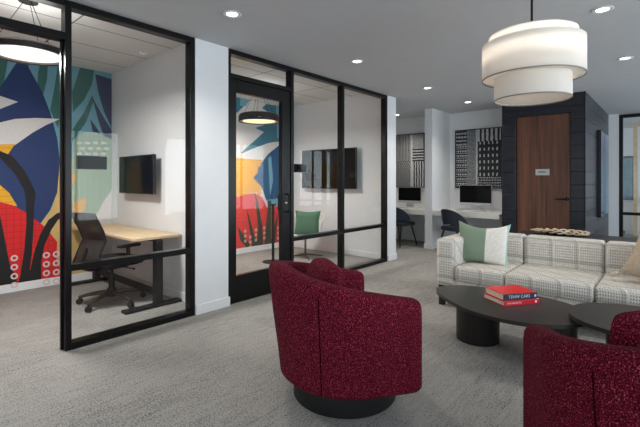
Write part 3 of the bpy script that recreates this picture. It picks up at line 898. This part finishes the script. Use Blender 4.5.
# mesh back: waisted panel bent at lumbar height
prof = [(-.335, .46, .18), (-.275, .59, .185), (-.215, .715, .19), (-.245, .80, .195), (-.295, .90, .2), (-.345, .995, .2)]
bk = MB(); rows = []
for (y, z, w) in prof:
    row = []
    for k in range(9):
        u = -1 + k / 4
        row.append(bk.bm.verts.new((u * w, y + .02 * u * u, z)))
    rows.append(row)
for a_, b_ in zip(rows, rows[1:]):
    for k in range(8): bk.face([a_[k], a_[k + 1], b_[k + 1], b_[k]])
bko = bk.build('back_mesh', M['meshback'], t)
sf = bko.modifiers.new('solid', 'SOLIDIFY'); sf.thickness = .004
loop = [(w * -1, y + .02, z) for y, z, w in prof] + [(u * prof[-1][2], prof[-1][0] + .02 * u * u, prof[-1][1]) for u in (-.5, 0, .5)] + [(w, y + .02, z) for y, z, w in reversed(prof)] + [(u * prof[0][2], prof[0][0] + .02 * u * u, prof[0][1]) for u in (.5, 0, -.5)]
MB().tube(loop, .011, n=8, closed=True).build('back_frame', M['plastic'], t)
MB().tube([(0, -.10, .41), (0, -.25, .415), (0, -.36, .45), (0, -.285, .64)], [.028, .026, .022, .014], n=10).build('back_support', M['plastic'], t)
for s in (-1, 1):
    a_ = MB().tube([(s * .15, 0, .415), (s * .27, -.01, .44), (s * .285, -.01, .50), (s * .285, -.01, .635)], [.016, .017, .019, .019], n=10).build('armrest_post', M['plastic'], t)
    MB().box(s * .285 - .042, -.12, .632, s * .285 + .042, .12, .660, bevel=.012, seg=3).build('arm_pad', M['plastic'], a_)

# ------------------------------------------------------------------ second glazed room
t = thing('swivel_chair', 'white shell swivel chair on a four-star base in the second glazed room', 'chair', (-4.86, 5.22, 0), math.radians(205))
def barrel(mb_, r, straight, thick, zb, zt, ang=PI / 2, n=40, taper=0.0, rnd=.03, lean=0.0, ns=8, caps=3):
    """wall swept round the back of a seat that faces +y; zb, zt are functions of s in -1..1 along the sweep (0 = back)"""
    pts = []
    for k in range(ns): pts.append((-1, 1 - k / ns))
    path = []
    total = straight + r * ang
    N = n
    for k in range(N + 1):
        s = -total + 2 * total * k / N
        a = abs(s); sg = 1 if s >= 0 else -1
        if a <= r * ang:
            th = a / r
            p_ = Vector((sg * r * math.sin(th), -r * math.cos(th))); nv = Vector((sg * math.sin(th), -math.cos(th)))
        else:
            th = ang; e = a - r * ang
            tg = Vector((sg * math.cos(th), math.sin(th)))
            p_ = Vector((sg * r * math.sin(th), -r * math.cos(th))) + tg * e; nv = Vector((sg * math.sin(th), -math.cos(th)))
        path.append((p_, nv, s / total))
    rings = []
    def ring(p_, nv, u, sc=1.0):
        z0, z1 = zb(u), zt(u); h = thick / 2
        ln = lean(u) if callable(lean) else lean; taper_ = taper(u) if callable(taper) else taper
        cs = [(h - taper_, z0 + rnd * .6), (h - taper_ * .8, z0 + (z1 - z0) * .25), (h - taper_ * .35, z0 + (z1 - z0) * .55), (h, z1 - rnd * 1.6), (h * .93, z1 - rnd * .75), (h * .72, z1 - rnd * .22), (h * .4, z1),
              (-h * .4, z1), (-h * .72, z1 - rnd * .22), (-h * .93, z1 - rnd * .75), (-h, z1 - rnd * 1.6), (-h, z0 + (z1 - z0) * .5), (-h, z0 + rnd * .6), (-h + rnd * .6, z0), (h - taper_ - rnd * .6, z0)]
        mid = sum(c[0] for c in cs) / len(cs); mz = (z0 + z1) / 2; sz = 1 - (1 - sc) * h / max(h, (z1 - z0) / 2)
        out = []
        for o_, z_ in cs:
            o_ = mid + (o_ - mid) * sc; z_ = mz + (z_ - mz) * sz
            q = p_ + nv * (o_ + ln * (z_ - z0))
            out.append(mb_.bm.verts.new((q.x, q.y, z_)))
        return out
    tg0 = (path[0][0] - path[1][0]).normalized(); tg1 = (path[-1][0] - path[-2][0]).normalized()
    seq = []
    for k in range(caps):
        f = (k + 1) / (caps + 1); e = math.sin(f * PI / 2); seq.append((e, math.cos(f * PI / 2)))
    for e, off in reversed([(a_, b_) for a_, b_ in seq][::-1]):
        rings.append(ring(path[0][0] + tg0 * rnd * off, path[0][1], path[0][2], 1 - (1 - e) * rnd / (thick / 2)))
    for p_, nv, u in path: rings.append(ring(p_, nv, u))
    for e, off in seq[::-1]:
        rings.append(ring(path[-1][0] + tg1 * rnd * off, path[-1][1], path[-1][2], 1 - (1 - e) * rnd / (thick / 2)))
    m = len(rings[0])
    for A, B in zip(rings, rings[1:]):
        for k in range(m): mb_.face([A[k], A[(k + 1) % m], B[(k + 1) % m], B[k]])
    mb_.face(rings[0][::-1]); mb_.face(rings[-1])
    return mb_
barrel(MB(), .27, .10, .02, lambda u: .36 + .03 * abs(u), lambda u: .78 - .17 * abs(u) ** 1.6, rnd=.006, lean=.18).build('shell', M['shellw'], t)
MB().lathe([(0, .345), (.20, .35), (.27, .385), (.275, .40), (.2, .40), (0, .40)], n=40).build('seat', M['shellw'], t)
MB().tube([(0, 0, .03), (0, 0, .35)], [.02, .016], n=12).build('post', M['bronze'], t)
for k in range(4):
    a = k * PI / 2 + .5
    MB().tube([(0, 0, .05), (.17 * math.cos(a), .17 * math.sin(a), .035), (.31 * math.cos(a), .31 * math.sin(a), .014)], [.016, .013, .010], n=8).build('base_arm', M['bronze'], t)
c = cushion_mesh(.48, .44, .16, n=14).build('throw_cushion', M['green'], loc=(-4.86 + .06, 5.22 - .02, .60), rot=(math.radians(-12), 0, math.radians(22)))
tag(c, 'plain green square cushion on the white swivel chair', 'cushion')
t = thing('floor_stand', 'slim black pole stand with round base behind the glass door', 'stand', (-4.96, 4.55, 0))
MB().lathe([(0, 0), (.17, 0), (.17, .012), (.03, .022), (0, .022)], n=40).build('base', M['blackmatte'], t)
MB().tube([(0, 0, .02), (0, 0, .93)], .022, n=14).build('pole', M['blackmatte'], t)
MB().lathe([(0, .93), (.05, .93), (.05, .95), (0, .95)], n=24).build('cap', M['blackmatte'], t)

# ------------------------------------------------------------------ desk alcoves
def alcove_desk(label, x0, x1):
    o = thing('built_in_desk', label, 'desk', ((x0 + x1) / 2, 7.85, 0))
    w = (x1 - x0) / 2
    MB().box(-w, -.425, .735, w, .415, .758, bevel=.003).build('worktop', M['deskw'], o, smooth=False)
    MB().box(-w, -.425, .655, w, -.40, .7345, bevel=.003).build('apron', M['deskw'], o, smooth=False)
alcove_desk('white built-in desk in the left alcove beside the pier', -5.275, -3.705)
alcove_desk('white built-in desk in the right alcove beside the dark boarded wall', -3.540, -2.305)
def textile(label, x0, x1, z0, z1, m):
    w = x1 - x0; h = z1 - z0
    o = thing('framed_textile', label, 'wall art', (x0, 8.268, z0))
    f = MB()
    f.box(0, -.035, 0, w, 0, .018); f.box(0, -.035, h - .018, w, 0, h); f.box(0, -.035, .018, .018, 0, h - .018); f.box(w - .018, -.035, .018, w, 0, h - .018)
    f.build('frame', M['blackmatte'], o, smooth=False)
    MB().box(.018, -.022, .018, w - .018, -.002, h - .018).build('canvas', m, o, smooth=False)
textile('black and white line-patterned textile in the left desk alcove', -5.03, -4.115, 1.18, 2.385, M['art0'])
textile('black and white dash-patterned framed textile in the right desk alcove', -3.425, -2.500, 1.18, 2.375, M['art1'])
def computer(label, x, y, w, h, z0):
    o = thing('desktop_computer', label, 'computer', (x, y, .758))
    MB().box(-w / 2, -.012, z0, w / 2, .012, z0 + h, bevel=.004).build('housing', M['silver'], o, smooth=False)
    MB().box(-w / 2 + .006, -.0145, z0 + .055, w / 2 - .006, -.0121, z0 + h - .006).build('screen', M['screen'], o, smooth=False)
    MB().prism([(-.11, -.10), (.11, -.10), (.11, .08), (-.11, .08)], 0, .008, bevel=.002).build('foot', M['silver'], o, smooth=False)
    MB().box(-.09, .0121, .008, .09, .022, z0 + .2, bevel=.002).build('stand', M['silver'], o, smooth=False)
def keyboard(label, x, y):
    o = thing('keyboard', label, 'keyboard', (x, y, .758))
    MB().box(-.20, -.055, 0, .20, .055, .012, bevel=.003).build('case', M['silver'], o, smooth=False)
    k = MB()
    for r in range(5):
        for q in range(14): k.box(-.192 + q * .0275, -.048 + r * .0195, .0121, -.168 + q * .0275, -.0315 + r * .0195, .0155)
    ko = k.build('keys', M['trimw'], o, smooth=False)
def mouse(label, x, y):
    o = MB().lathe([(.0, .028), (.02, .026), (.03, .017), (.033, .006), (.031, 0), (0, 0)], n=24, ax=.95, ay=1.7).build('computer_mouse', M['trimw'], loc=(x, y, .758))
    tag(o, label, 'mouse')
computer('black-screened desktop computer on the left alcove desk', -4.345, 8.0, .55, .345, .09)
computer('black-screened desktop computer on the right alcove desk', -2.92, 8.0, .62, .40, .09)
keyboard('pale keyboard in front of the computer in the left alcove', -4.36, 7.68)
keyboard('pale keyboard in front of the computer in the right alcove', -2.95, 7.68)
mouse('white mouse beside the keyboard in the left alcove', -4.03, 7.70)
mouse('white mouse beside the keyboard in the right alcove', -2.63, 7.70)
def shell_chair(label, x, y, rz):
    o = thing('shell_chair', label, 'chair', (x, y, 0), rz, 'navy desk chairs')
    MB().prism(smooth_loop([(-.22, -.2), (-.24, 0), (-.22, .22), (0, .25), (.22, .22), (.24, 0), (.22, -.2), (0, -.24)], 6), .42, .485, bevel=.02, seg=3).build('seat', M['navyfab'], o)
    barrel(MB(), .235, .02, .035, lambda u: .50 + .05 * (1 - abs(u)) ** 2, lambda u: .56 + .255 * max(0, 1 - abs(u) ** 2.2), rnd=.014, lean=.16, n=36).build('backrest', M['navyfab'], o)
    for s in (-1, 1):
        for q in (-1, 1):
            MB().tube([(s * .17, q * .16, .43), (s * .23, q * .27, 0)], [.019, .011], n=10).build('leg', M['plastic'], o)
    return o
shell_chair('navy upholstered chair with dark splayed legs tucked at the left alcove desk', -4.28, 7.46, math.radians(-10))
shell_chair('navy upholstered curved-back chair at the right alcove desk, behind the sofa arm', -3.02, 7.36, math.radians(-26))

# ------------------------------------------------------------------ lounge: sofa
SX0, SX1, SY0, SY1 = -1.935, .25, 4.13, 5.0
sofa = thing('sofa', 'long low sofa in woven white and grey check behind the dark coffee tables', 'sofa', ((SX0 + SX1) / 2, (SY0 + SY1) / 2, 0))
cx, cy = (SX0 + SX1) / 2, (SY0 + SY1) / 2
def sb(name, x0, y0, z0, x1, y1, z1, bev, m='sofa'):
    return MB().box(x0 - cx, y0 - cy, z0, x1 - cx, y1 - cy, z1, bevel=bev, seg=4).build(name, M[m], sofa)
AT = .205
sb('base', SX0 + .01, SY0 + .02, .215, SX1 - .01, SY1 - .01, .30, .012)
for x0, x1 in ((SX0, SX0 + AT), (SX1 - AT, SX1)):
    sb('arm', x0, SY0, .225, x1, SY1, .715, .045)
seams = [SX0 + AT, -1.23, -.505, SX1 - AT]
for a, b in zip(seams, seams[1:]):
    sb('seat_cushion', a + .002, SY0 - .015, .285, b - .002, 4.80, .445, .038)
    sb('back_cushion', a + .002, 4.775, .40, b - .002, 4.995, .735, .04)
sb('plinth', SX0 + .05, SY0 + .06, .13, SX1 - .05, SY1 - .05, .214, .004, 'blackmatte')
for x in (SX0 + .05, SX1 - .05):
    for y in (SY0 + .06, SY1 - .08):
        sb('leg', x - .028, y - .028, 0, x + .028, y + .028, .215, .004, 'blackmatte')

def tassel(par, loc, rot):
    m = MB().lathe([(0, 0), (.010, -.004), (.013, -.012), (.008, -.018), (.013, -.026), (.020, -.07), (.016, -.078), (0, -.078)], n=14)
    o = m.build('tassel', M['tassel'], par, loc=loc, rot=rot); return o
cu = cushion_mesh(.54, .46, .17, pinch=.10, sag=.20, n=22).build('throw_pillow', M['pillow2'], loc=(-1.565, 4.50, .655), rot=(math.radians(-16), math.radians(2), math.radians(12)))
tag(cu, 'green and ivory striped square pillow leaning in the left corner of the sofa', 'pillow')
tassel(cu, (.235, -.02, -.21), (math.radians(60), 0, math.radians(50)))
tassel(cu, (-.215, -.03, -.205), (math.radians(70), 0, math.radians(-40)))
cu = cushion_mesh(.48, .42, .17, pinch=.10, n=20).build('throw_pillow', M['beige'], loc=(-.07, 4.50, .635), rot=(math.radians(-24), math.radians(18), math.radians(-8)))
tag(cu, 'plain beige linen pillow with a tassel at the right end of the sofa', 'pillow')
tassel(cu, (-.245, -.02, -.225), (math.radians(55), math.radians(50), 0))
cu = cushion_mesh(.40, .36, .16, pinch=.09, n=18).build('throw_pillow', M['fluff'], loc=(.02, 4.63, .76), rot=(math.radians(-18), math.radians(-6), math.radians(-10)))
tag(cu, 'fluffy white pillow behind the beige pillow at right end of sofa', 'pillow')

# console behind the sofa with the carved board
t = thing('console_table', 'low black console table standing behind the check sofa', 'console table', (-.42, 5.30, 0))
MB().box(-.98, -.26, .685, .98, .26, .715, bevel=.004).build('table_top', M['ebony'], t, smooth=False)
for x in (-.93, .93):
    for y in (-.21, .21):
        MB().box(x - .025, y - .025, 0, x + .025, y + .025, .6845, bevel=.003).build('leg', M['ebonyleg'], t, smooth=False)
MB().box(-.9, -.2, .12, .9, .2, .14, bevel=.003).build('shelf', M['ebony'], t, smooth=False)
t = thing('carved_board', 'long pale carved wooden board with pierced chain edge on the black console', 'decorative board', (-.965, 5.30, .7155), 0)
L_, W_ = .255, .10
prof = [(0, 0), (.55, .0), (.85, .012), (1.0, .034), (.95, .040), (.80, .022), (.5, .014), (0, .014)]
bd = MB().lathe([(r * .9, z) for r, z in prof], n=48, ax=L_, ay=W_); bd.build('tray', M['ebony'], t)
n = 18
for ph in (0, 1):
    pts = []
    for k in range(n * 6):
        a = 2 * PI * k / (n * 6); q = a * n / 2 + ph * PI
        rr = 1 + .10 * math.cos(q)
        pts.append((L_ * rr * math.cos(a) * .97, W_ * (1 + .22 * math.cos(q)) * math.sin(a), .036 + .016 * math.sin(q)))
    MB().tube(pts, .0085, n=6, closed=True).build('carved_strand', M['bone'], t)
MB().lathe([(0, .02), (.6, .022), (.95, .03), (1, .036), (.9, .044), (0, .040)], n=28, c=(-.20, 0, 0), ax=.12, ay=.075).build('solid_end', M['bone'], t)

# ------------------------------------------------------------------ coffee tables
t = thing('coffee_table', 'longer dark pebble-shaped coffee table carrying two red books', 'coffee table', (-1.0, 3.36, 0), 0)
out = smooth_loop([(-1.60, 3.50), (-1.47, 3.68), (-1.12, 3.77), (-.76, 3.73), (-.52, 3.60), (-.43, 3.40), (-.50, 3.17), (-.68, 3.01), (-.92, 2.965), (-1.16, 3.02), (-1.38, 3.17), (-1.55, 3.34)], 8)
MB().prism([(x + 1.0, y - 3.36) for x, y in out], .345, .372, bevel=.010, seg=3).build('table_top', M['ebony'], t)
MB().lathe([(0, .002), (.168, .002), (.170, .006), (.170, .344), (0, .344)], n=64, c=(-.245, .10, 0)).build('drum_leg', M['ebonyleg'], t)
MB().lathe([(0, .002), (.150, .002), (.152, .006), (.152, .344), (0, .344)], n=64, c=(.33, .04, 0)).build('drum_leg', M['ebonyleg'], t)
t = thing('coffee_table', 'higher oval dark coffee table overlapping the other, partly behind the right armchair', 'coffee table', (-.04, 3.39, 0), 0)
out = smooth_loop([(-.52, .0), (-.47, .20), (-.28, .34), (0, .39), (.3, .36), (.5, .22), (.56, 0), (.48, -.22), (.26, -.35), (-.02, -.385), (-.28, -.34), (-.47, -.20)], 8)
MB().prism(out, .388, .415, bevel=.010, seg=3).build('table_top', M['ebony'], t)
MB().lathe([(0, .002), (.158, .002), (.160, .006), (.160, .387), (0, .387)], n=64, c=(-.16, .10, 0)).build('drum_leg', M['ebonyleg'], t)
MB().lathe([(0, .002), (.158, .002), (.160, .006), (.160, .387), (0, .387)], n=64, c=(.26, -.02, 0)).build('drum_leg', M['ebonyleg'], t)

def book(label, loc, rz, w, l, th, cover, spine, txt, tsize, tm, tx=0.0, extra=None):
    """local: spine along y at +x edge"""
    o = thing('hardcover_book', label, 'book', loc, rz, 'red books on the coffee table')
    cb = MB()
    cb.box(-w / 2, -l / 2, 0, w / 2 - .003, l / 2, .003); cb.box(-w / 2, -l / 2, th - .003, w / 2 - .003, l / 2, th)
    cb.build('cover', M[cover], o, smooth=False)
    MB().box(w / 2 - .003, -l / 2, 0, w / 2 + .002, l / 2, th, bevel=.0015).build('spine', M[spine], o, smooth=False)
    MB().box(-w / 2 + .006, -l / 2 + .005, .0031, w / 2 - .0031, l / 2 - .005, th - .0031).build('pages', M['paper'], o, smooth=False)
    Mt = Matrix.Translation((w / 2 + .0026, tx, th / 2)) @ Matrix(((0, 0, 1, 0), (1, 0, 0, 0), (0, 1, 0, 0), (0, 0, 0, 1)))
    text_mesh(txt, tsize, M[tm], 'spine_lettering', o, Mt)
    if extra:
        MB().box(w / 2 + .0021, extra - .008, th / 2 - .009, w / 2 + .0028, extra + .008, th / 2 + .009, bevel=.0003).build('spine_mark', M[tm], o, smooth=False)
    return o
RZ = math.radians(-35)
book('lower red book with white lettering on its red spine, on the coffee table', (-.985, 3.47, .3725), RZ, .25, .32, .036, 'redbook2', 'redbook2', 'THE CONNECTED', .016, 'inkw', -.07, .125)
book('upper red book with navy spine and pale lettering, stacked on the other book', (-.99, 3.475, .4089), RZ - .03, .235, .30, .048, 'redbook', 'navybook', 'TENW CARS', .034, 'ink', -.012, .132)

# ------------------------------------------------------------------ burgundy swivel armchairs
def armchair(label, x, y, rz):
    o = thing('barrel_armchair', label, 'armchair', (x, y, 0), rz, 'burgundy swivel armchairs')
    MB().lathe([(0, .004), (.318, .004), (.322, .01), (.318, .15), (0, .15)], n=64).build('plinth', M['blackmatte'], o)
    def zt(u):
        a = abs(u)
        s = min(1, max(0, (a - .08) / .92)); s = .9 * s + .1 * s * s * (3 - 2 * s)
        return .835 - .175 * s
    barrel(MB(), .375, .26, .125, lambda u: .145, zt, n=56, taper=lambda u: .035 * max(0, 1 - abs(u) ** 2 * 1.1), rnd=.042, lean=lambda u: .07 * max(0, 1 - abs(u) * 1.15)).build('shell', M['boucle'], o)
    # D-shaped seat base and loose seat cushion between the arms
    def dee(r, f):
        p_ = [(r * math.sin(a), -r * math.cos(a)) for a in [(-PI / 2 + PI * k / 20) for k in range(21)]]
        return p_ + [(r, f), (-r, f)]
    MB().prism(dee(.325, .27), .148, .30, bevel=.015, seg=3).build('seat_base', M['boucle'], o)
    MB().prism(dee(.315, .30), .301, .445, bevel=.035, seg=4).build('seat_cushion', M['boucle'], o)
    for sg in (-1, 1):
        th = math.radians(50) * sg
        n_ = Vector((math.sin(th), -math.cos(th)))
        pts = []
        for k in range(9):
            z = .17 + (.70 - .17) * k / 8
            f = k / 8
            zb_, z1_ = .145, zt(50 * PI / 180 * .375 / (.26 + .375 * PI / 2))
            uu = 50 * PI / 180 * .375 / (.26 + .375 * PI / 2)
            off = .0625 - .035 * (1 - uu ** 2 * 1.1) * (1 - min(1, f * 1.08)) + .07 * (1 - uu * 1.15) * (z - zb_)
            pts.append((n_.x * (.375 + off + .0015), n_.y * (.375 + off + .0015), z))
        MB().tube(pts, .003, n=6).build('seam_piping', M['seamdark'], o)
    return o
M['seamdark'] = plain('burgundy_piping', srgb(44, 4, 16), 0.95, spec=0.05)
A1 = (-1.575, 2.055, math.radians(-30))
A2 = (-.02, 2.02, math.radians(27))
armchair('burgundy barrel swivel armchair in front of the glass door, fully in view', *A1)
armchair('burgundy barrel swivel armchair at the lower right, cut off by the frame', *A2)
def lumbar(label, A, dx, dy, z, w, h, d, lean, ry=0, rz=0):
    c_, s_ = math.cos(A[2]), math.sin(A[2])
    o = cushion_mesh(w, h, d, pinch=.04, n=18, power=3.2, rounded=.19).build('lumbar_cushion', M['boucle'], loc=(A[0] + c_ * dx - s_ * dy, A[1] + s_ * dx + c_ * dy, z), rot=(math.radians(lean), ry, A[2] + rz))
    tag(o, label, 'cushion')
lumbar('burgundy cushion inside the armchair nearer the glass door', A1, -.01, -.155, .665, .46, .37, .16, -18)
lumbar('burgundy cushion inside the armchair at the lower right', A2, -.02, -.145, .68, .46, .40, .16, -18)

# ------------------------------------------------------------------ room behind the right glazing
t = thing('framed_picture', 'tall blue-grey picture on the white wall behind the right-hand glazing', 'picture', (-.97, 13.57, 1.32))
MB().box(-.17, -.02, -.66, .17, .03, .66, bevel=.004).build('frame', M['blackmatte'], t, smooth=False)
MB().box(-.155, -.022, -.64, .155, -.0201, .64).build('canvas', M['bluegrey'] if 'bluegrey' in M else plain('blue_grey_print', srgb(116, 140, 150), .5, var=.3, scale=4), t, smooth=False)
t = thing('low_cabinet', 'white low cabinet behind the right-hand glazing', 'cabinet', (-.2, 12.95, 0))
MB().box(-.75, -.22, .08, .75, .22, .80, bevel=.006).build('body', M['trimw'], t, smooth=False)
MB().box(-.78, -.245, .8001, .78, .24, .83, bevel=.004).build('top', M['deskw'], t, smooth=False)
MB().box(-.72, -.18, 0, .72, .2, .0795).build('plinth', M['trimw'], t, smooth=False)

# ------------------------------------------------------------------ daylight lamps outside the openings; the far-room one is added fill
def area(name, loc, rot, sx, sy, e, col):
    L = bpy.data.lights.new(name, 'AREA'); L.shape = 'RECTANGLE'; L.size = sx; L.size_y = sy; L.energy = e; L.color = col
    o = bpy.data.objects.new(name, L); COL.objects.link(o); o.location = loc; o.rotation_euler = rot
    return o
DAY = (.84, .92, 1.0)
EN = 44
for a, b in ops:
    area('daylight', (3.75, (a + b) / 2, 1.5), (0, PI / 2, 0), 2.3, b - a, EN * (b - a) , DAY)
area('daylight', (-.1, -4.5, 1.55), (PI / 2, 0, 0), 5.0, 2.1, EN * 1.4, DAY)
w = bpy.data.worlds.new('overcast_sky'); S.world = w; w.use_nodes = True
nt = w.node_tree; nt.nodes.clear()
bg = nt.nodes.new('ShaderNodeBackground'); ow = nt.nodes.new('ShaderNodeOutputWorld')
tc = nt.nodes.new('ShaderNodeTexCoord'); sp = nt.nodes.new('ShaderNodeSeparateXYZ'); rp = nt.nodes.new('ShaderNodeValToRGB')
nt.links.new(tc.outputs['Generated'], sp.inputs[0]); nt.links.new(sp.outputs[2], rp.inputs[0])
rp.color_ramp.elements[0].color = (.55, .62, .70, 1); rp.color_ramp.elements[1].color = (.62, .76, .95, 1)
nt.links.new(rp.outputs[0], bg.inputs[0]); bg.inputs[1].default_value = 1.0
nt.links.new(bg.outputs[0], ow.inputs[0])

vs = S.view_settings
S.display_settings.display_device = 'sRGB'
vs.view_transform = 'Standard'; vs.look = 'None'; vs.gamma = 1.0; vs.exposure = 0.0
try: vs.use_curve_mapping = False
except Exception: pass
S.cycles.use_denoising = True
S.cycles.max_bounces = 10; S.cycles.transparent_max_bounces = 24
S.cycles.sample_clamp_indirect = 8
